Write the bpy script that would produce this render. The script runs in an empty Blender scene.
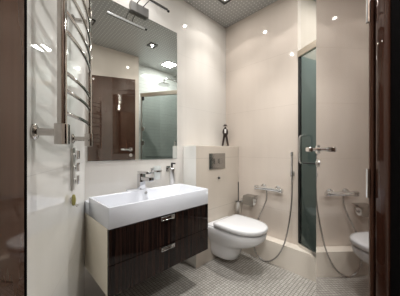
import bpy, bmesh, math, random
from mathutils import Vector, Matrix
random.seed(7)
S = bpy.context.scene
C = S.collection
PI = math.pi

# ------------------------------------------------------------------ camera
H = 1.083
YAW = math.radians(45.6)
camd = bpy.data.cameras.new('camera'); cam = bpy.data.objects.new('camera', camd); C.objects.link(cam)
cam.location = (1.534, -1.936, H)
cam.rotation_euler = (PI / 2, 0, YAW)
camd.sensor_width = 36.0; camd.lens = 204.0 / 400 * 36.0; camd.shift_y = 1.5 / 400
camd.clip_start = 0.02
S.camera = cam
# ------------------------------------------------------------------ world, exposure
w = bpy.data.worlds.new('world'); S.world = w; w.use_nodes = True
w.node_tree.nodes['Background'].inputs[0].default_value = (1.0, 0.97, 0.92, 1)
w.node_tree.nodes['Background'].inputs[1].default_value = 0.15
S.view_settings.view_transform = 'Standard'; S.view_settings.look = 'None'
S.view_settings.gamma = 1.0; S.view_settings.use_curve_mapping = False
S.view_settings.exposure = 0.64
CEIL = 2.54
# downlights: x, y, power, colour
DOWN = [(0.30, -0.39, 0.62, (1.0, 0.955, 0.91)), (0.30, -1.22, 0.75, (0.985, 0.98, 0.98)),
        (0.98, -0.42, 1.15, (1.0, 0.97, 0.94)), (1.0, -1.22, 1.0, (1.0, 0.98, 0.96))]
BEAM = (25.0, math.radians(86), 0.8)           # watts, cone, blend: the strong middle of each beam
FLOOD = (4.5, math.radians(120), 0.12)         # the weak wide rim that draws the scallops
GLOW = 1.9                                     # diffuse share
PANEL = (1.335, 0.12, 5.5, (0.97, 1.0, 0.99))    # square light panel in the shower alcove
HALL_FILL = (2.0, -2.45, 52, (1.0, 0.98, 0.95))     # unseen fill lamp added in the hall to brighten the room

# ------------------------------------------------------------------ materials
def mat(name, col, rough=0.5, metal=0.0, ior=1.5, coat=0.0, emit=None, estr=0.0, trans=0.0, sss=0.0):
    m = bpy.data.materials.new(name); m.use_nodes = True
    b = m.node_tree.nodes['Principled BSDF']
    b.inputs['Base Color'].default_value = (*col, 1)
    b.inputs['Roughness'].default_value = rough
    b.inputs['Metallic'].default_value = metal
    b.inputs['IOR'].default_value = ior
    b.inputs['Coat Weight'].default_value = coat
    b.inputs['Coat Roughness'].default_value = 0.03
    b.inputs['Transmission Weight'].default_value = trans
    if emit:
        b.inputs['Emission Color'].default_value = (*emit, 1)
        b.inputs['Emission Strength'].default_value = estr
    return m
def nd(m, t, **kw):
    n = m.node_tree.nodes.new(t)
    for k, v in kw.items(): setattr(n, k, v)
    return n
def lk(m, a, b): m.node_tree.links.new(a, b)
def ramp(m, fac, stops):
    r = nd(m, 'ShaderNodeValToRGB'); e = r.color_ramp.elements
    e[0].position, e[0].color = stops[0][0], (*stops[0][1], 1)
    e[1].position, e[1].color = stops[-1][0], (*stops[-1][1], 1)
    for p, c in stops[1:-1]:
        x = e.new(p); x.color = (*c, 1)
    lk(m, fac, r.inputs[0]); return r.outputs[0]
def objco(m, scale=(1, 1, 1), swap=None):
    tc = nd(m, 'ShaderNodeTexCoord')
    src = tc.outputs['Object']
    if swap:
        sp = nd(m, 'ShaderNodeSeparateXYZ'); lk(m, src, sp.inputs[0])
        cb = nd(m, 'ShaderNodeCombineXYZ')
        for i, a in enumerate(swap):
            if a: lk(m, sp.outputs[a], cb.inputs[i])
        src = cb.outputs[0]
    mp = nd(m, 'ShaderNodeMapping'); mp.inputs['Scale'].default_value = scale
    lk(m, src, mp.inputs[0]); return mp.outputs[0]

def tile_mat(name, col, joint, swap=('X', 'Z', None), tw=0.9, th=0.5, rough=0.05, mortar=0.0016, ior=1.55):
    m = mat(name, col, rough, ior=ior)
    b = m.node_tree.nodes['Principled BSDF']
    co = objco(m, swap=swap)
    br = nd(m, 'ShaderNodeTexBrick', offset=0.0, squash=1.0)
    br.inputs['Scale'].default_value = 1.0
    br.inputs['Mortar Size'].default_value = mortar
    br.inputs['Mortar Smooth'].default_value = 0.2
    br.inputs['Brick Width'].default_value = tw; br.inputs['Row Height'].default_value = th
    br.inputs['Color1'].default_value = (*col, 1); br.inputs['Color2'].default_value = (*[c * 0.985 for c in col], 1)
    br.inputs['Mortar'].default_value = (*joint, 1)
    lk(m, co, br.inputs['Vector'])
    co2 = objco(m, (3.5, 3.5, 0.5))
    nz = nd(m, 'ShaderNodeTexNoise'); nz.inputs['Scale'].default_value = 2.0; nz.inputs['Detail'].default_value = 4
    lk(m, co2, nz.inputs['Vector'])
    var = ramp(m, nz.outputs['Fac'], [(0.3, (0.94, 0.935, 0.93)), (0.7, (1, 1, 1))])
    mx = nd(m, 'ShaderNodeMixRGB', blend_type='MULTIPLY'); mx.inputs[0].default_value = 1
    lk(m, br.outputs['Color'], mx.inputs[1]); lk(m, var, mx.inputs[2])
    lk(m, mx.outputs[0], b.inputs['Base Color'])
    return m
M = {}
BEIGE = (0.62, 0.55, 0.485)
M['wall'] = tile_mat('beige_glossy_tile', BEIGE, (0.52, 0.45, 0.39))
M['wall_white'] = tile_mat('white_glossy_tile', (0.68, 0.655, 0.615), (0.59, 0.57, 0.54), ior=1.75, rough=0.03)
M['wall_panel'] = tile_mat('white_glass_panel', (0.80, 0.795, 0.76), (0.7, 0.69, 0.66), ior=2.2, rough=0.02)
M['cistern_front'] = tile_mat('beige_box_tile', (0.58, 0.52, 0.45), (0.40, 0.36, 0.31), swap=('Y', 'Z', None))
M['shower_tile'] = tile_mat('pale_shower_tile', (0.68, 0.69, 0.66), (0.4, 0.42, 0.4), tw=0.3, th=0.06)
M['shower_dark'] = mat('shower_wall_dimmed', (0.20, 0.235, 0.225), 0.12)  # dimness behind the glass put into the colour of the lower alcove wall
M['shower_side'] = tile_mat('beige_shower_tile', BEIGE, (0.5, 0.44, 0.38), swap=('Y', 'Z', None))
M['ledge'] = mat('cream_stone', (0.74, 0.68, 0.60), 0.12)
M['hall'] = mat('hall_paint', (0.10, 0.065, 0.045), 0.6)
M['chrome'] = mat('chrome', (0.80, 0.80, 0.80), 0.05, 1.0)
M['rail_chrome'] = mat('towel_rail_chrome', (0.50, 0.475, 0.45), 0.06, 1.0)
M['rail'] = mat('champagne_metal', (0.62, 0.55, 0.46), 0.3, 1.0)
M['satin'] = mat('satin_metal', (0.62, 0.60, 0.57), 0.28, 1.0)
M['mirror'] = mat('mirror_silver', (0.80, 0.83, 0.81), 0.0, 1.0)
M['mirror_edge'] = mat('mirror_edge', (0.75, 0.78, 0.76), 0.15)
M['ceramic'] = mat('white_ceramic', (0.70, 0.70, 0.71), 0.08, ior=1.5, coat=0.3)
M['basin'] = mat('white_basin_ceramic', (0.66, 0.68, 0.73), 0.12, coat=0.3)
M['cream'] = mat('cream_lacquer', (0.86, 0.80, 0.68), 0.25)
M['black'] = mat('black_plastic', (0.012, 0.011, 0.011), 0.35)
M['dark_figure'] = mat('dark_bronze', (0.022, 0.012, 0.009), 0.35)
M['white_paint'] = mat('white_paint', (0.7, 0.68, 0.66), 0.4)
M['paper'] = mat('paper', (0.82, 0.80, 0.77), 0.9)
M['grey'] = mat('grey_plastic', (0.32, 0.32, 0.32), 0.3)
M['lime'] = mat('lime_glaze', (0.36, 0.33, 0.11), 0.3)
M['frost'] = mat('frosted_glass', (0.86, 0.89, 0.88), 0.35, trans=0.5)
M['hose'] = mat('steel_hose', (0.58, 0.57, 0.56), 0.25, 1.0)
M['panel'] = mat('panel_glow', (1, 1, 1), 0.5, emit=(1.0, 0.99, 0.96), estr=8)
M['bulb'] = mat('downlight_glow', (1, 1, 1), 0.5, emit=(1.0, 0.95, 0.88), estr=28)
M['lamp_tube'] = mat('lamp_tube_white', (0.85, 0.85, 0.85), 0.3)
M['mount'] = mat('grey_mount_metal', (0.28, 0.27, 0.26), 0.35, 0.9)
M['faucet'] = mat('faucet_chrome', (0.6, 0.6, 0.61), 0.05, 1.0)
M['plate'] = mat('brushed_plate', (0.40, 0.395, 0.38), 0.22, 1.0)
M['dark_metal'] = mat('dark_metal', (0.10, 0.095, 0.09), 0.3, 0.8)
M['seal'] = mat('rubber_seal', (0.003, 0.0025, 0.0025), 0.9, ior=1.1)

def brown_gloss(name, col, ior, coat=0.0):
    m = mat(name, col, 0.03, ior=ior, coat=coat)
    b = m.node_tree.nodes['Principled BSDF']
    co = objco(m, (14, 14, 0.7))
    nz = nd(m, 'ShaderNodeTexNoise'); nz.inputs['Scale'].default_value = 3; nz.inputs['Detail'].default_value = 5
    lk(m, co, nz.inputs['Vector'])
    lk(m, ramp(m, nz.outputs['Fac'], [(0.3, tuple(c * 0.7 for c in col)), (0.7, tuple(c * 1.25 for c in col))]), b.inputs['Base Color'])
    b.inputs['Specular Tint'].default_value = (1.0, 0.88, 0.80, 1)
    return m
M['door'] = brown_gloss('brown_gloss_door', (0.055, 0.026, 0.017), 1.75, 1.0)
M['jamb'] = brown_gloss('brown_gloss_jamb', (0.070, 0.030, 0.017), 1.65)
M['frame'] = brown_gloss('brown_gloss_frame', (0.034, 0.013, 0.008), 1.5)

def ebony():
    m = mat('ebony_veneer', (0.02, 0.012, 0.01), 0.05, ior=1.36)
    b = m.node_tree.nodes['Principled BSDF']
    co = objco(m, (1, 75, 0.8))
    nz = nd(m, 'ShaderNodeTexNoise'); nz.inputs['Scale'].default_value = 1.6; nz.inputs['Detail'].default_value = 6
    nz.inputs['Distortion'].default_value = 0.4
    lk(m, co, nz.inputs['Vector'])
    lk(m, ramp(m, nz.outputs['Fac'], [(0.36, (0.004, 0.003, 0.003)), (0.5, (0.009, 0.005, 0.0045)), (0.58, (0.028, 0.013, 0.009)), (0.66, (0.012, 0.007, 0.006)), (0.75, (0.05, 0.025, 0.017))]), b.inputs['Base Color'])
    return m
M['ebony'] = ebony()

def mosaic():
    m = mat('mosaic_floor', (0.3, 0.28, 0.25), 0.22, ior=1.5)
    b = m.node_tree.nodes['Principled BSDF']
    co = objco(m)
    br = nd(m, 'ShaderNodeTexBrick', offset=0.0)
    br.inputs['Scale'].default_value = 1; br.inputs['Brick Width'].default_value = 0.024; br.inputs['Row Height'].default_value = 0.024
    br.inputs['Mortar Size'].default_value = 0.0022; br.inputs['Mortar Smooth'].default_value = 0.1
    br.inputs['Color1'].default_value = (0.47, 0.45, 0.415, 1); br.inputs['Color2'].default_value = (0.37, 0.35, 0.32, 1)
    br.inputs['Mortar'].default_value = (0.18, 0.168, 0.15, 1)
    lk(m, co, br.inputs['Vector'])
    lk(m, br.outputs['Color'], b.inputs['Base Color'])
    bp = nd(m, 'ShaderNodeBump'); bp.inputs['Strength'].default_value = 0.25; bp.inputs['Distance'].default_value = 0.001; bp.invert = True
    lk(m, br.outputs['Fac'], bp.inputs['Height']); lk(m, bp.outputs[0], b.inputs['Normal'])
    return m
M['mosaic'] = mosaic()

def dotted():
    m = mat('dotted_metal_ceiling', (0.2, 0.19, 0.17), 0.3, 0.0)
    b = m.node_tree.nodes['Principled BSDF']
    co = objco(m, (1 / 0.037, 1 / 0.037, 1))
    fr = nd(m, 'ShaderNodeVectorMath', operation='FRACTION'); lk(m, co, fr.inputs[0])
    sb = nd(m, 'ShaderNodeVectorMath', operation='SUBTRACT'); sb.inputs[1].default_value = (0.5, 0.5, 0)
    lk(m, fr.outputs[0], sb.inputs[0])
    sp = nd(m, 'ShaderNodeSeparateXYZ'); lk(m, sb.outputs[0], sp.inputs[0])
    cb = nd(m, 'ShaderNodeCombineXYZ'); lk(m, sp.outputs[0], cb.inputs[0]); lk(m, sp.outputs[1], cb.inputs[1])
    ln = nd(m, 'ShaderNodeVectorMath', operation='LENGTH'); lk(m, cb.outputs[0], ln.inputs[0])
    lk(m, ramp(m, ln.outputs['Value'], [(0.10, (0.80, 0.80, 0.78)), (0.19, (0.37, 0.37, 0.36))]), b.inputs['Base Color'])
    return m
M['ceiling'] = dotted()

def tinted_glass():
    m = bpy.data.materials.new('green_tinted_glass'); m.use_nodes = True
    nt = m.node_tree; nt.nodes.remove(nt.nodes['Principled BSDF'])
    out = nt.nodes['Material Output']
    tr = nd(m, 'ShaderNodeBsdfTransparent'); tr.inputs[0].default_value = (0.72, 0.75, 0.743, 1)
    gl = nd(m, 'ShaderNodeBsdfGlossy'); gl.inputs['Roughness'].default_value = 0.01; gl.inputs[0].default_value = (0.9, 1, 0.97, 1)
    fr0 = nd(m, 'ShaderNodeFresnel'); fr0.inputs[0].default_value = 1.55
    ge = nd(m, 'ShaderNodeNewGeometry'); inv = nd(m, 'ShaderNodeMath', operation='SUBTRACT'); inv.inputs[0].default_value = 1.0
    lk(m, ge.outputs['Backfacing'], inv.inputs[1])
    fr = nd(m, 'ShaderNodeMath', operation='MULTIPLY'); lk(m, fr0.outputs[0], fr.inputs[0]); lk(m, inv.outputs[0], fr.inputs[1])
    mx = nd(m, 'ShaderNodeMixShader')
    lk(m, fr.outputs[0], mx.inputs[0]); lk(m, tr.outputs[0], mx.inputs[1]); lk(m, gl.outputs[0], mx.inputs[2])
    lk(m, mx.outputs[0], out.inputs[0])
    return m
M['glass'] = tinted_glass()

# ------------------------------------------------------------------ mesh helpers
class MB:
    """collects shapes into one bmesh"""
    def __init__(s): s.bm = bmesh.new()
    def box(s, x0, x1, y0, y1, z0, z1, bev=0.0, seg=2):
        b = bmesh.new()
        bmesh.ops.create_cube(b, size=1.0)
        for v in b.verts:
            v.co = Vector(((x0 + x1) / 2 + v.co.x * (x1 - x0), (y0 + y1) / 2 + v.co.y * (y1 - y0), (z0 + z1) / 2 + v.co.z * (z1 - z0)))
        if bev: bmesh.ops.bevel(b, geom=b.edges[:], offset=bev, segments=seg, profile=0.5, affect='EDGES')
        s.merge(b); return s
    def merge(s, b):
        me = bpy.data.meshes.new('tmp'); b.to_mesh(me); b.free(); s.bm.from_mesh(me); bpy.data.meshes.remove(me)
    def loft(s, loops, cap0=True, cap1=True, closed=True):
        rows = [[s.bm.verts.new(p) for p in L] for L in loops]
        n = len(rows[0])
        for a, b in zip(rows, rows[1:]):
            for i in range(n if closed else n - 1):
                j = (i + 1) % n
                s.bm.faces.new((a[i], a[j], b[j], b[i]))
        if cap0: s.bm.faces.new(rows[0][::-1])
        if cap1: s.bm.faces.new(rows[-1])
        return s
    def tube(s, pts, r, n=10, cap=True):
        pts = [Vector(p) for p in pts]
        rs = r if isinstance(r, (list, tuple)) else [r] * len(pts)
        t0 = (pts[1] - pts[0]).normalized()
        up = Vector((0, 0, 1)) if abs(t0.z) < 0.9 else Vector((1, 0, 0))
        a = t0.cross(up).normalized(); loops = []
        for i, p in enumerate(pts):
            t = (pts[min(i + 1, len(pts) - 1)] - pts[max(i - 1, 0)]).normalized()
            a = (a - t * a.dot(t)).normalized(); b = t.cross(a)
            loops.append([p + (a * math.cos(k * 2 * PI / n) + b * math.sin(k * 2 * PI / n)) * rs[i] for k in range(n)])
        s.loft(loops, cap, cap); return s
    def cyl(s, p0, p1, r, n=20, bev=0.0):
        p0, p1 = Vector(p0), Vector(p1)
        if bev:
            d = (p1 - p0).normalized()
            return s.tube([p0, p0 + d * 1e-5, p0 + d * bev, p1 - d * bev, p1 - d * 1e-5, p1],
                          [r - bev, r - bev, r, r, r - bev, r - bev], n)
        return s.tube([p0, p1], r, n)
    def lathe(s, prof, c=(0, 0, 0), n=28, axis='z'):
        loops = []
        for r, h in prof:
            L = []
            for k in range(n):
                q = k * 2 * PI / n; u, v = r * math.cos(q), r * math.sin(q)
                L.append({'z': (c[0] + u, c[1] + v, c[2] + h), 'x': (c[0] + h, c[1] + u, c[2] + v), 'y': (c[0] + u, c[1] + h, c[2] + v)}[axis])
            loops.append(L)
        s.loft(loops); return s
    def prism(s, poly, z0, z1):
        s.loft([[(x, y, z0) for x, y in poly], [(x, y, z1) for x, y in poly]]); return s
    def build(s, name, m, parent=None, smooth=True, loc=None, rz=None, auto=35):
        bmesh.ops.recalc_face_normals(s.bm, faces=s.bm.faces[:])
        me = bpy.data.meshes.new(name); s.bm.to_mesh(me); s.bm.free()
        me.materials.append(m)
        if smooth:
            for p in me.polygons: p.use_smooth = True
            me.set_sharp_from_angle(angle=math.radians(auto))
        o = bpy.data.objects.new(name, me); C.objects.link(o)
        if parent: o.parent = parent
        if loc: o.location = loc
        if rz is not None: o.rotation_euler.z = rz
        return o
def spline(pts, k=8):
    P = [Vector(p) for p in pts]; P = [2 * P[0] - P[1]] + P + [2 * P[-1] - P[-2]]; out = []
    for i in range(1, len(P) - 2):
        for j in range(k):
            t = j / k
            out.append(0.5 * ((2 * P[i]) + (-P[i - 1] + P[i + 1]) * t + (2 * P[i - 1] - 5 * P[i] + 4 * P[i + 1] - P[i + 2]) * t * t + (-P[i - 1] + 3 * P[i] - 3 * P[i + 1] + P[i + 2]) * t ** 3))
    out.append(P[-2]); return out
def tag(o, label, cat, group=None):
    o['label'] = label; o['category'] = cat
    if group: o['group'] = group
    return o
def thing(name, label, cat, loc=(0, 0, 0), rz=0, group=None):
    o = bpy.data.objects.new(name, None); C.objects.link(o); o.empty_display_size = 0.05
    o.location = loc; o.rotation_euler.z = rz
    return tag(o, label, cat, group)
def struct(o, label=None):
    o['kind'] = 'structure'
    if label: o['label'] = label
    return o
def wall(name, p, q, m, z0=0.0, z1=CEIL, th=0.08, side=1, hole=None):
    """vertical slab whose room face runs p->q; thickness goes to the left of p->q when side is 1"""
    p, q = Vector(p), Vector(q); d = q - p
    b = MB(); L = d.length
    y0, y1 = (0, th) if side > 0 else (-th, 0)
    b.box(0, L, y0, y1, z0, z1)
    return struct(b.build(name, m, smooth=False, loc=(p.x, p.y, 0), rz=math.atan2(d.y, d.x)))

# ------------------------------------------------------------------ room shell
LW = math.atan2(-0.437, 0.9)                 # direction of the near left wall and of the shower screen
K = Vector((0.0, -1.528)); ldir = Vector((0.9, -0.437)).normalized()
G0 = Vector((0.83, 0.0)); G1 = Vector((1.46, -0.345))
HNG = Vector((1.466, -1.284)); udoor = Vector((-0.4145, 0.910)).normalized()
JL = Vector((1.200, -1.9140)); jdir = Vector((0.8046, -0.5934)).normalized()

struct(MB().box(-0.2, 3.2, -3.6, 0.95, -0.06, 0).build('floor', M['mosaic'], smooth=False))
struct(MB().box(-0.2, 3.2, -3.6, 0.95, CEIL, CEIL + 0.06).build('ceiling', M['ceiling'], smooth=False))
wall('wall_left', (0, -1.528), (0, 0.0), M['wall_white'], side=1)
wall('wall_back', (0, 0), (0.83, 0), M['wall'], side=1)
E1 = K + ldir * 1.262
wall('wall_near_left', E1, K, M['wall_panel'], side=1)
wall('wall_right', (1.53, -1.205), (1.455, -0.375), M['wall'], side=-1, th=0.07)
wall('wall_door', E1, (JL.x - 0.030, JL.y - 0.062), M['wall'], side=-1, th=0.05)
# lintel over the doorway
wall('wall_lintel', JL, (1.53, -1.205), M['wall'], z0=2.075, side=-1, th=0.10)
# shower alcove behind the glass
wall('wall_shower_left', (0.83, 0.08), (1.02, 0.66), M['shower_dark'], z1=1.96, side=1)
wall('wall_shower_left_top', (0.83, 0.08), (1.02, 0.66), M['shower_side'], z0=1.96, side=1)
wall('wall_shower_back', (0.75, 0.66), (1.79, 0.66), M['shower_tile'], side=1)
wall('wall_shower_right', (1.71, 0.66), (1.71, -0.37), M['shower_tile'], side=1)
wall('wall_shower_near', (1.71, -0.37), (1.53, -0.37), M['shower_tile'], side=1, th=0.06)
# hall behind the doorway
wall('wall_hall_left', (1.20, -2.15), (2.2, -3.2), M['hall'], side=-1)
wall('wall_hall_back', (2.2, -3.2), (3.0, -2.0), M['hall'], side=-1)
wall('wall_hall_right', (3.0, -2.0), (1.62, -1.22), M['hall'], side=-1)

# built-in cistern box and the low ledge along the back wall
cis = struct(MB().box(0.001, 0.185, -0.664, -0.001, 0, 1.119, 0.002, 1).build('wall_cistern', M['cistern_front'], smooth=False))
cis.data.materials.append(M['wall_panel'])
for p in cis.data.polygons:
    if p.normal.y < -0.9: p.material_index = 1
ang = [(0.186, -0.097), (1.00, -0.097), (1.452, -0.345), (1.452, -0.2), (1.0, -0.001), (0.186, -0.001)]
struct(MB().prism(ang, 0, 0.212).build('trim_1', M['ledge'], smooth=False), 'low cream ledge along the back wall and under the shower glass')

# ------------------------------------------------------------------ doorway
RZD = math.atan2(udoor.y, udoor.x)
door = MB().box(0.0, 0.765, -0.04, 0.0, 0.008, 2.06, 0.0015, 1).build('door_1', M['door'], loc=(HNG.x, HNG.y, 0), rz=RZD, smooth=False)
struct(door, 'open brown high-gloss door leaf at the right edge')
def lever(parent, x, side=1):
    h = MB().lathe([(0.0, 0.0), (0.026, 0.0), (0.026, 0.007), (0.022, 0.010), (0.0, 0.010)], (x, 0.0, 1.083), axis='y').build('handle', M['chrome'], parent)
    b = MB()
    b.tube([(x, 0.008, 1.083), (x, 0.045, 1.083)], 0.010, 14)
    b.box(x - 0.128, x + 0.014, 0.042, 0.062, 1.070, 1.096, 0.005, 2)
    b.build('lever', M['chrome'], h)
    t = MB().lathe([(0.0, 0.0), (0.022, 0.0), (0.022, 0.006), (0.0, 0.008)], (x, 0.0, 1.005), axis='y')
    t.box(x - 0.004, x + 0.004, 0.006, 0.012, 0.994, 1.016, 0.002, 1)
    t.build('thumb_turn', M['satin'], parent)
lever(door, 0.705)
for hz in (0.25, 1.0, 1.43): MB().cyl((-0.005, 0.003, hz - 0.035), (-0.005, 0.003, hz + 0.035), 0.005, 14).build('hinge', M['chrome'], door)

# jambs: right one by the hinges, left one a deep glossy lining
rj = math.atan2(-0.70, 0.7145)
R = HNG + Vector((0.012, -0.010))
jr = MB()
jr.box(0.0, 0.035, -0.0, 0.05, 0, 2.075, 0.004, 2)
jr = struct(jr.build('trim_2', M['frame'], loc=(R.x, R.y, 0), rz=rj), 'dark brown door jamb at the right edge of the photo')
MB().box(0.0355, 0.14, 0.004, 0.05, 0, 2.075).build('rubber_seal', M['seal'], jr, smooth=False)
RJL = math.atan2(jdir.y, jdir.x)
jl = struct(MB().box(0.0005, 0.34, -0.06, 0.0, 0.004, 2.075, 0.001, 1).build('trim_3', M['jamb'], loc=(JL.x, JL.y, 0), rz=RJL, smooth=False), 'glossy brown door jamb at the left edge of the photo')
MB().box(-0.003, 0.0005, -0.06, 0.0005, 0.004, 2.075).build('rubber_seal', M['seal'], jl, smooth=False)

# ------------------------------------------------------------------ shower screen
gdir = (G1 - G0).normalized(); GL = (G1 - G0).length; RG = math.atan2(gdir.y, gdir.x)
ss = thing('shower_screen', 'green tinted glass shower screen with chrome rails above the low ledge', 'shower screen', (G0.x, G0.y, 0), RG)
MB().box(0.03, GL - 0.03, 0.0, 0.008, 0.242, 1.925).build('glass_panel', M['glass'], ss, smooth=False)
MB().box(0.008, GL - 0.005, -0.014, 0.020, 1.915, 1.972, 0.002, 1).build('top_rail', M['rail'], ss)
MB().box(0.012, GL - 0.012, -0.012, 0.020, 0.214, 0.242, 0.002, 1).build('bottom_rail', M['satin'], ss)
MB().box(0.012, 0.03, -0.010, 0.018, 0.242, 1.925, 0.002, 1).build('side_profile', M['black'], ss)
MB().box(GL - 0.03, GL - 0.010, -0.010, 0.018, 0.242, 1.925, 0.002, 1).build('side_profile', M['satin'], ss)
hp = [(0.095, -0.0, 1.205), (0.095, -0.035, 1.205), (0.095, -0.058, 1.195), (0.095, -0.066, 1.165), (0.095, -0.066, 1.005), (0.095, -0.058, 0.975), (0.095, -0.035, 0.965), (0.095, -0.0, 0.965)]
MB().tube(spline(hp, 5), 0.0085, 12).build('handle', M['chrome'], ss)
MB().tube([(0.095, -0.034, 0.968), (0.60, -0.034, 0.968)], 0.006, 10).build('towel_bar', M['black'], ss)
MB().cyl((0.585, -0.034, 0.968), (0.585, -0.001, 0.968), 0.006, 10).build('bar_mount', M['black'], ss)
for hz in (1.90, 1.42, 1.20): MB().box(GL - 0.075, GL - 0.032, -0.014, 0.0, hz - 0.045, hz + 0.015, 0.003, 1).build('clamp', M['black'] if hz > 1.5 else M['satin'], ss)
# rain shower in the alcove
sh = thing('rain_shower', 'round chrome rain shower head on a gooseneck arm behind the glass', 'shower head', (1.36, 0.66, 2.2))
MB().tube(spline([(0, -0.002, 0.02), (0, -0.2, 0.06), (0, -0.45, 0.09), (0, -0.58, 0.08), (0, -0.63, 0.03), (0, -0.63, 0.0)], 6), 0.011, 12).build('arm', M['chrome'], sh)
MB().lathe([(0.0, 0.0), (0.018, 0.0), (0.022, -0.014), (0.10, -0.022), (0.102, -0.032), (0.0, -0.034)], (0, -0.63, 0.0)).build('spray_plate', M['chrome'], sh)
MB().lathe([(0.0, 0), (0.03, 0), (0.03, -0.008), (0.0, -0.008)], (0, -0.0005, 0.02), axis='y').build('wall_flange', M['chrome'], sh)

# ------------------------------------------------------------------ vanity mirror and lamp
mi = thing('wall_mirror', 'large frameless rectangular mirror above the washbasin', 'mirror', (0, -1.129, 0.9985))
MB().box(0.0008, 0.0030, -0.382, 0.382, 0.003, 1.180).build('backing', M['mirror_edge'], mi, smooth=False)
MB().box(0.0031, 0.0075, -0.386, 0.386, 0.0, 1.184, 0.0015, 1).build('mirror_glass', M['mirror'], mi, smooth=False)
la = thing('mirror_lamp', 'slim picture light on two thin arms clipped over the mirror', 'lamp', (0.006, -1.137, 2.188))
MB().box(0.003, 0.03, -0.077, 0.077, -0.02, 0.052, 0.002, 1).build('mount_box', M['mount'], la)
for s in (-0.028, 0.028): MB().tube(spline([(0.02, s, 0.045), (0.07, s, 0.052), (0.13, s, 0.045), (0.178, s, 0.014)], 5), 0.0035, 8).build('arm', M['dark_metal'], la)
lb = MB().cyl((0.178, -0.18, 0.007), (0.178, 0.155, 0.007), 0.0075, 14, 0.002).build('lamp_bar', M['lamp_tube'], la)
MB().cyl((0.178, 0.155, 0.007), (0.178, 0.175, 0.007), 0.009, 14, 0.002).build('end_cap', M['black'], lb)
MB().box(0.184, 0.191, -0.18, 0.155, -0.001, 0.016, 0.002, 1).build('housing', M['dark_metal'], lb)

# ------------------------------------------------------------------ vanity cabinet and washbasin
Y0, Y1, XF = -1.527, -0.762, 0.428
va = thing('vanity_cabinet', 'wall-hung vanity with two dark striped ebony drawers under the washbasin', 'cabinet')
MB().box(0.001, 0.405, Y0 + 0.019, Y1, 0.296, 0.655).build('carcass', M['ebony'], va, smooth=False)
MB().box(0.001, 0.405, Y0, Y0 + 0.018, 0.292, 0.655, 0.001, 1).build('side_panel', M['cream'], va, smooth=False)['label'] = 'cream side panel'
for z0, z1 in ((0.296, 0.459), (0.463, 0.653)):
    d = MB().box(0.406, XF - 0.002, Y0 + 0.001, Y1, z0, z1, 0.0015, 1).build('drawer', M['ebony'], va, smooth=False)
    h = MB(); yc = -1.15
    h.box(XF - 0.002, XF + 0.010, yc - 0.052, yc + 0.052, z1 - 0.008, z1 - 0.003, 0.001, 1)
    h.box(XF - 0.002, XF + 0.010, yc - 0.052, yc + 0.052, z1 - 0.030, z1 - 0.025, 0.001, 1)
    h.box(XF - 0.002, XF + 0.010, yc - 0.052, yc - 0.047, z1 - 0.028, z1 - 0.005, 0.001, 1)
    h.box(XF - 0.002, XF + 0.010, yc + 0.047, yc + 0.052, z1 - 0.028, z1 - 0.005, 0.001, 1)
    h.box(XF - 0.002, XF + 0.002, yc - 0.05, yc + 0.05, z1 - 0.028, z1 - 0.005)
    h.build('handle', M['chrome'], d)
BZ0, BZ1, XB = 0.657, 0.774, 0.085
ba = thing('washbasin', 'long white rectangular ceramic washbasin on the ebony vanity', 'washbasin', (0, 0, 0))
def rect(x0, x1, y0, y1, z): return [(x0, y0, z), (x1, y0, z), (x1, y1, z), (x0, y1, z)]
b = MB()
b.loft([rect(XB, XF, Y0, Y1, BZ0), rect(XB, XF, Y0, Y1, BZ1), rect(XB + .012, XF - .012, Y0 + .012, Y1 - .012, BZ1),
        rect(XB + .016, XF - .016, Y0 + .016, Y1 - .016, BZ1 - .01), rect(XB + .03, XF - .03, Y0 + .05, Y1 - .05, BZ1 - .085)])
bmesh.ops.bevel(b.bm, geom=[e for e in b.bm.edges], offset=0.003, segments=2, profile=0.5, affect='EDGES')
b.box(0.001, XB + 0.004, Y0, Y1, BZ0, BZ1 - 0.036, 0.002, 1)
b.build('bowl', M['basin'], ba)
MB().box(0.012, 0.1005, -1.245, -1.075, BZ1 - 0.07, BZ1 - 0.0006, 0.003, 2).build('tap_deck', M['basin'], ba)
MB().lathe([(0.0, 0.0), (0.011, 0.0), (0.011, 0.003), (0.007, 0.003), (0.0, 0.001)], (0.1045, -1.125, BZ1 - 0.026), axis='x').build('overflow_ring', M['grey'], ba)
MB().lathe([(0.0, 0.0), (0.028, 0.0), (0.026, 0.004), (0.0, 0.006)], (0.25, -1.13, BZ1 - 0.085)).build('drain', M['chrome'], ba)

fa = thing('basin_faucet', 'square chrome single-lever faucet on the washbasin deck', 'faucet', (0.068, -1.145, BZ1 - 0.0004))
MB().box(-0.024, 0.024, -0.024, 0.024, 0.0, 0.122, 0.003, 2).build('body', M['faucet'], fa)
MB().box(0.020, 0.15, -0.021, 0.021, 0.074, 0.102, 0.003, 2).build('spout', M['faucet'], fa)
MB().box(-0.024, 0.115, -0.022, 0.022, 0.126, 0.141, 0.003, 2).build('lever', M['faucet'], fa)

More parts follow.
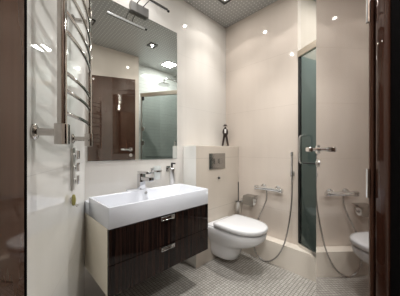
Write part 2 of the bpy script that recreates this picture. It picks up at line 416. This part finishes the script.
# wall-mounted accessories right of the faucet
th_ = thing('tumbler_holder', 'chrome wall holder gripping a frosted tumbler under the mirror', 'holder', (0, -1.0, 0.905))
MB().box(0.001, 0.010, -0.022, 0.022, -0.022, 0.022, 0.002, 1).build('wall_plate', M['chrome'], th_)
MB().box(0.009, 0.032, -0.008, 0.008, -0.008, 0.008, 0.002, 1).build('arm', M['chrome'], th_)
rg = MB(); n = 28
rg.loft([[(0.068 + r * math.cos(k * 2 * PI / n), r * math.sin(k * 2 * PI / n), z) for k in range(n)] for r, z in ((0.0335, -0.006), (0.040, -0.006), (0.040, 0.006), (0.0335, 0.006), (0.0335, -0.006))], False, False)
rg.build('ring', M['chrome'], th_)
tb = MB().lathe([(0.0, 0.0), (0.024, 0.0), (0.0325, 0.11), (0.030, 0.11), (0.022, 0.006), (0.0, 0.006)], (0, 0, 0)).build('tumbler', M['frost'], loc=(0.068, -1.0, 0.835))
tag(tb, 'frosted glass tumbler held in the chrome ring beside the faucet', 'tumbler')
sd = thing('soap_dispenser', 'chrome soap dispenser with black pump on a wall bracket', 'soap dispenser', (0, -0.845, 0.80))
MB().box(0.001, 0.010, -0.022, 0.022, 0.085, 0.135, 0.002, 1).build('wall_plate', M['chrome'], sd)
MB().box(0.009, 0.035, -0.010, 0.010, 0.10, 0.118, 0.002, 1).build('arm', M['chrome'], sd)
MB().lathe([(0.0, -0.03), (0.026, -0.03), (0.028, -0.026), (0.028, 0.112), (0.022, 0.12), (0.0, 0.12)], (0.062, 0, 0)).build('bottle', M['satin'], sd)
pm = MB(); pm.cyl((0.062, 0, 0.119), (0.062, 0, 0.165), 0.009, 14, 0.002); pm.box(0.054, 0.11, -0.007, 0.007, 0.155, 0.167, 0.003, 1)
pm.build('pump', M['black'], sd)

# ------------------------------------------------------------------ near left wall: towel warmer and small fittings (X along wall, Y into the room)
tw = thing('towel_warmer', 'tall chrome ladder towel warmer with bowed rungs on the near left wall', 'towel warmer', (K.x, K.y, 0), LW)
TX = (0.757, 0.304); TY = 0.080; AZ = (1.141, 1.78)
for i, tx in enumerate(TX):
    p = MB().cyl((tx, TY, 1.12), (tx, TY, 1.98), 0.0145, 20, 0.003).build('upright', M['rail_chrome'], tw)
    MB().box(tx - 0.019, tx + 0.019, TY - 0.019, TY + 0.019, 1.100, 1.170, 0.003, 2).build('valve_cap', M['rail_chrome'], p)
    for az in AZ:
        a = MB().cyl((tx, 0.012, az), (tx, TY - 0.01, az), 0.0125, 16).build('bracket', M['rail_chrome'], tw)
        MB().lathe([(0.0, 0.001), (0.026, 0.001), (0.026, 0.006), (0.014, 0.013), (0.0, 0.013)], (tx, 0, az), axis='y').build('flange', M['rail_chrome'], a)
for rz_ in (1.209, 1.288, 1.350, 1.495, 1.562, 1.645, 1.725, 1.85, 1.92):
    pts = []
    for k in range(17):
        t = k / 16; pts.append((TX[0] + (TX[1] - TX[0]) * t, TY + 0.024 * math.sin(PI * t) ** 0.7, rz_))
    MB().tube(pts, 0.0072, 12).build('rung', M['rail_chrome'], tw)
cs = thing('shower_control', 'narrow wall strip with three chrome knobs below the towel warmer', 'control panel', (K.x + ldir.x * 0.312, K.y + ldir.y * 0.312, 0.985), LW)
MB().box(-0.022, 0.022, 0.001, 0.012, -0.118, 0.105, 0.002, 1).build('plate', M['satin'], cs)
for kz in (0.065, 0.0, -0.068):
    kb = MB().cyl((0, 0.011, kz), (0, 0.022, kz), 0.017, 18, 0.002).build('knob', M['chrome'], cs)
    MB().box(-0.016, 0.016, 0.022, 0.036, kz - 0.020, kz + 0.028, 0.004, 2).build('grip', M['chrome'], kb)
sf = thing('air_freshener', 'small yellow-green oval air freshener stuck below the control strip', 'air freshener', (K.x + ldir.x * 0.337, K.y + ldir.y * 0.337, 0.82), LW)
MB().lathe([(0.0, -0.030), (0.007, -0.028), (0.010, -0.014), (0.0115, 0.0), (0.0095, 0.016), (0.006, 0.026), (0.0, 0.029)], (0, 0.015, 0), n=20).build('body', M['lime'], sf)
MB().box(-0.008, 0.008, 0.001, 0.008, -0.015, 0.015, 0.001, 1).build('mount', M['white_paint'], sf)
for hx in (0.285, 0.262):
    hk = MB(); hk.tube(spline([(0, 0.001, 0.004), (0, 0.012, 0.003), (0, 0.018, -0.006), (0, 0.022, 0.002)], 5), 0.002, 8); hk.cyl((0, 0.0005, 0.004), (0, 0.003, 0.004), 0.006, 12)
    o = hk.build('wall_hook', M['chrome'], loc=(K.x + ldir.x * hx, K.y + ldir.y * hx, 0.775), rz=LW)
    tag(o, 'tiny chrome wall hook next to the yellow-green air freshener' if hx > 0.27 else 'tiny chrome wall hook nearest the washbasin, right of the other hook', 'hook', 'tiny hooks on the near left wall')

# ------------------------------------------------------------------ toilet and flush plate
YC = -0.375
fp = thing('flush_plate', 'square satin chrome flush plate on the cistern box', 'flush plate', (0.185, YC, 0.967))
MB().box(0.0005, 0.010, -0.122, 0.122, -0.078, 0.078, 0.004, 2).build('plate', M['plate'], fp)
for yy in (-0.035, 0.04): MB().box(0.009, 0.014, yy - 0.026, yy + 0.026, -0.026, 0.026, 0.004, 2).build('button', M['plate'], fp)
hk = MB().lathe([(0.0, 0.0005), (0.011, 0.0005), (0.011, 0.012), (0.008, 0.016), (0.0, 0.016)], (0, 0, 0), axis='x').build('robe_peg', M['black'], loc=(0.185, -0.35, 0.795))
tag(hk, 'small black wall peg below the flush plate', 'peg')

def dshape(xb, xf, hw, z, n=26, p=2.3):
    """D outline: straight back at xb, rounded front at xf"""
    L = []
    xm = xf - min(hw * 1.35, (xf - xb) * 0.85)
    for k in range(n + 1):
        a = -PI / 2 + PI * k / n
        c, s_ = math.cos(a), math.sin(a)
        L.append((xm + (xf - xm) * abs(c) ** (2 / p), YC + hw * math.copysign(abs(s_) ** (2 / p), s_), z))
    L.append((xb + 0.03, YC + hw * 0.985, z)); L.append((xb, YC + hw * 0.90, z))
    L.append((xb, YC - hw * 0.90, z)); L.append((xb + 0.03, YC - hw * 0.985, z))
    return L
to = thing('toilet', 'white wall-hung toilet with closed lid under the flush plate', 'toilet', (0, 0, 0))
XW = 0.187
MB().loft([dshape(XW, .40, .085, .070, p=2.2), dshape(XW, .425, .098, .076), dshape(XW, .45, .105, .13), dshape(XW, .475, .110, .185), dshape(XW, .52, .125, .215), dshape(XW, .595, .145, .245),
           dshape(XW, .655, .160, .28), dshape(XW, .690, .172, .315), dshape(XW, .700, .176, .355), dshape(XW, .696, .173, .366), dshape(XW, .688, .168, .369)]).build('bowl', M['ceramic'], to, auto=60)
MB().box(XW + .004, 0.300, YC - .165, YC + .165, .360, .382, .010, 3).build('hinge_block', M['ceramic'], to)
MB().loft([dshape(.306, .660, .148, .3695), dshape(.306, .662, .150, .372), dshape(.306, .662, .150, .378), dshape(.308, .660, .148, .3808)]).build('seat', M['ceramic'], to, auto=60)
MB().loft([dshape(.290, .698, .177, .3808), dshape(.284, .708, .185, .386), dshape(.284, .710, .186, .412), dshape(.290, .702, .180, .421), dshape(.315, .67, .152, .427), dshape(.37, .60, .09, .429)]).build('lid', M['ceramic'], to, auto=60)

# ------------------------------------------------------------------ back wall fittings
br_ = thing('toilet_brush', 'toilet brush in a chrome wall holder in the corner beside the cistern box', 'toilet brush', (0.238, 0, 0.40))
MB().box(-0.016, 0.016, -0.012, -0.001, 0.09, 0.14, 0.002, 1).build('wall_plate', M['chrome'], br_)
MB().box(-0.006, 0.006, -0.045, -0.010, 0.108, 0.120, 0.001, 1).build('arm', M['chrome'], br_)
MB().lathe([(0.0, 0.0), (0.036, 0.0), (0.038, 0.004), (0.038, 0.118), (0.034, 0.118), (0.033, 0.01), (0.0, 0.01)], (0, -0.082, 0)).build('cup', M['satin'], br_)
MB().tube([(0, -0.082, 0.03), (0, -0.082, 0.115), (0, -0.082, 0.125), (0, -0.082, 0.33)], [0.02, 0.02, 0.006, 0.006], 12).build('brush', M['dark_metal'], br_)
ph = thing('paper_holder', 'chrome covered toilet paper holder on the back wall', 'paper holder', (0.378, 0, 0.545))
MB().box(-0.02, 0.02, -0.012, -0.001, 0.02, 0.055, 0.002, 1).build('wall_plate', M['chrome'], ph)
cv = MB()
prof = [(-0.012, 0.058), (-0.10, 0.056), (-0.112, 0.050), (-0.117, 0.038), (-0.119, -0.035)]
inner = [(y + 0.003 if k else y, z - 0.003) for k, (y, z) in enumerate(prof)][::-1]
cv.loft([[(x, y, z) for y, z in prof + inner] for x in (-0.062, 0.062)])
cv.build('cover', M['plate'], ph)
MB().tube(spline([(0.058, -0.03, 0.03), (0.060, -0.06, 0.0), (0.0595, -0.066, -0.004)], 4), 0.004, 8).build('arm', M['chrome'], ph)
MB().cyl((-0.055, -0.066, -0.004), (0.0605, -0.066, -0.004), 0.005, 10).build('spindle', M['chrome'], ph)
pr = MB(); n = 30
pr.loft([[(x, r * math.cos(k * 2 * PI / n), r * math.sin(k * 2 * PI / n)) for k in range(n)] for x, r in ((-0.048, 0.016), (-0.048, 0.033), (0.048, 0.033), (0.048, 0.016), (-0.048, 0.016))], False, False)
tag(pr.build('toilet_paper_roll', M['paper'], loc=(0.378, -0.066, 0.541)), 'white toilet paper roll under the chrome cover', 'toilet paper')

mx_ = thing('shower_mixer', 'horizontal chrome thermostatic mixer bar on the back wall', 'mixer tap', (0.570, 0, 0.695))
MB().cyl((-0.115, -0.055, 0), (0.115, -0.055, 0), 0.019, 22, 0.002).build('body', M['chrome'], mx_)
for s in (-1, 1):
    k = MB().cyl((s * 0.104, -0.055, 0), (s * 0.146, -0.055, 0), 0.0235, 22, 0.004).build('knob', M['chrome'], mx_)
    MB().box(min(s * .118, s * .132), max(s * .118, s * .132), -0.086, -0.076, -0.006, 0.006, 0.002, 1).build('stop_button', M['chrome'], k)
    f_ = MB(); f_.lathe([(0.0, -0.001), (0.032, -0.001), (0.030, -0.010), (0.014, -0.016), (0.014, -0.045), (0.0, -0.045)], (s * 0.075, 0, 0.006), axis='y'); f_.build('wall_flange', M['chrome'], mx_)
MB().cyl((-0.015, -0.057, -0.034), (-0.015, -0.057, -0.012), 0.010, 14).build('outlet', M['chrome'], mx_)

sp_ = thing('hand_spray', 'slim chrome hand spray upright in its wall bracket left of the shower glass', 'hand shower', (0.789, 0, 0.86))
MB().box(-0.014, 0.014, -0.012, -0.001, -0.022, 0.022, 0.002, 1).build('wall_bracket', M['chrome'], sp_)
MB().lathe([(0.0, -0.02), (0.014, -0.02), (0.016, 0.0), (0.014, 0.02), (0.0, 0.02)], (0, -0.03, 0)).build('cradle', M['chrome'], sp_)
MB().tube([(0, -0.03, -0.07), (0, -0.03, -0.02), (0, -0.03, 0.1), (0, -0.03, 0.16), (0, -0.032, 0.175), (0, -0.034, 0.20)], [0.007, 0.009, 0.0085, 0.0085, 0.012, 0.012], 14).build('spray_body', M['chrome'], sp_)
HP = [(0.555, -0.057, 0.660), (0.556, -0.060, 0.60), (0.535, -0.075, 0.52), (0.50, -0.10, 0.42), (0.455, -0.118, 0.28), (0.448, -0.118, 0.13), (0.49, -0.114, 0.035), (0.575, -0.112, 0.008),
      (0.675, -0.114, 0.08), (0.75, -0.116, 0.22), (0.785, -0.095, 0.40), (0.795, -0.055, 0.60), (0.791, -0.034, 0.74), (0.789, -0.030, 0.789)]
tag(MB().tube(spline(HP, 8), 0.0068, 10).build('shower_hose', M['hose']), 'ribbed metal hose looping down from the mixer to the hand spray', 'hose')

# ------------------------------------------------------------------ figurine on the cistern box
fg = thing('figurine', 'dark slender figurine with hat and white shirt on the cistern box', 'figurine', (0.062, -0.088, 1.119), math.radians(40))
sk = [(0, 0, .125), (-.012, 0, .118), (-.022, .004, .06), (-.032, -.004, .006), (.012, 0, .118), (.022, -.003, .06), (.034, .002, .006),
      (0, 0, .16), (0, 0, .195), (0, 0, .208), (0, -.002, .226), (-.02, 0, .19), (-.026, -.006, .155), (-.016, -.02, .135), (.02, 0, .19), (.027, -.004, .155), (.020, -.016, .13), (-.034, -.022, .004), (.036, -.018, .004)]
rad = [.020, .016, .014, .011, .016, .014, .011, .021, .023, .009, .015, .011, .009, .008, .011, .009, .008, .009, .009]
ed = [(0, 1), (1, 2), (2, 3), (0, 4), (4, 5), (5, 6), (0, 7), (7, 8), (8, 9), (9, 10), (8, 11), (11, 12), (12, 13), (8, 14), (14, 15), (15, 16), (3, 17), (6, 18)]
me = bpy.data.meshes.new('body'); me.from_pydata(sk, ed, []); me.materials.append(M['dark_figure'])
fb = bpy.data.objects.new('body', me); C.objects.link(fb); fb.parent = fg
sm = fb.modifiers.new('skin', 'SKIN'); sm.use_smooth_shade = True
for i, v in enumerate(me.skin_vertices[0].data): v.radius = (rad[i], rad[i] * 0.9); v.use_root = (i == 0)
fb.modifiers.new('sub', 'SUBSURF').levels = 1; fb.modifiers['sub'].render_levels = 1
MB().lathe([(0.0, 0.0), (0.029, 0.0), (0.029, 0.004), (0.016, 0.005), (0.014, 0.018), (0.0, 0.018)], (0, -.002, .232), n=20).build('hat', M['dark_figure'], fg)
MB().box(-0.010, 0.010, -0.027, -0.014, 0.150, 0.195, 0.003, 2).build('shirt_front', M['white_paint'], fg)

# ------------------------------------------------------------------ downlights
DL = ['square downlight nearest the corner of the back wall', 'square downlight above the washbasin', 'square downlight between the toilet and the shower glass',
      'square downlight inside the doorway']
for i, (x, y, pw, col) in enumerate(DOWN):
    d = thing('downlight', DL[i], 'downlight', (x, y, CEIL), 0, 'recessed ceiling downlights')
    fr = MB()
    for a in range(4):
        ca, sa = math.cos(a * PI / 2), math.sin(a * PI / 2)
        q = [(0.042, -0.055), (0.055, -0.055), (0.055, 0.055), (0.042, 0.055)]
        fr.loft([[(ca * u - sa * v, sa * u + ca * v, z) for u, v in q] for z in (-0.012, -0.0003)])
    fr.build('trim_frame', M['dark_metal'], d, smooth=False)
    MB().box(-0.042, 0.042, -0.042, 0.042, -0.004, -0.0003).build('reflector', M['grey'], d, smooth=False)
    MB().lathe([(0.0, -0.0045), (0.016, -0.0045), (0.014, -0.008), (0.0, -0.009)], (0, 0, 0), n=20).build('bulb', M['bulb'], d)
    for nm, (en, cone, bl) in (('downlight_beam', BEAM), ('downlight_flood', FLOOD)):
        L = bpy.data.lights.new(nm, 'SPOT'); L.energy = en * pw; L.color = col; L.spot_size = cone; L.spot_blend = bl; L.shadow_soft_size = 0.03
        lo = bpy.data.objects.new(nm, L); C.objects.link(lo); lo.parent = d; lo.location = (0, 0, -0.02)
    A = bpy.data.lights.new('downlight_glow', 'AREA'); A.energy = pw * GLOW; A.color = col; A.shape = 'DISK'; A.size = 0.028
    ao = bpy.data.objects.new('downlight_glow', A); C.objects.link(ao); ao.parent = d; ao.location = (0, 0, -0.014)
x, y, pw, col = PANEL
d = thing('light_panel', 'bright square light panel in the ceiling of the shower alcove', 'ceiling light', (x, y, CEIL))
MB().box(-0.095, 0.095, -0.095, 0.095, -0.010, -0.0003, 0.002, 1).build('frame', M['satin'], d, smooth=False)
MB().box(-0.088, 0.088, -0.088, 0.088, -0.013, -0.0095).build('diffuser', M['panel'], d, smooth=False)
A = bpy.data.lights.new('panel_glow', 'AREA'); A.energy = pw; A.color = col; A.shape = 'SQUARE'; A.size = 0.17
ao = bpy.data.objects.new('panel_glow', A); C.objects.link(ao); ao.parent = d; ao.location = (0, 0, -0.016)
x, y, pw, col = HALL_FILL
d = thing('hall_fill_lamp', 'unseen round white fill lamp added in the hall outside the doorway', 'ceiling light', (x, y, CEIL))
MB().lathe([(0.0, -0.0003), (0.14, -0.0003), (0.14, -0.02), (0.0, -0.02)], n=32).build('base', M['white_paint'], d)
MB().lathe([(0.0, -0.0205), (0.13, -0.0205), (0.11, -0.05), (0.06, -0.07), (0.0, -0.075)], n=32).build('shade', M['panel'], d)
L = bpy.data.lights.new('hall_fill_glow', 'POINT'); L.energy = pw; L.color = col; L.shadow_soft_size = 0.1
lo = bpy.data.objects.new('hall_fill_glow', L); C.objects.link(lo); lo.parent = d; lo.location = (0, 0, -0.18)
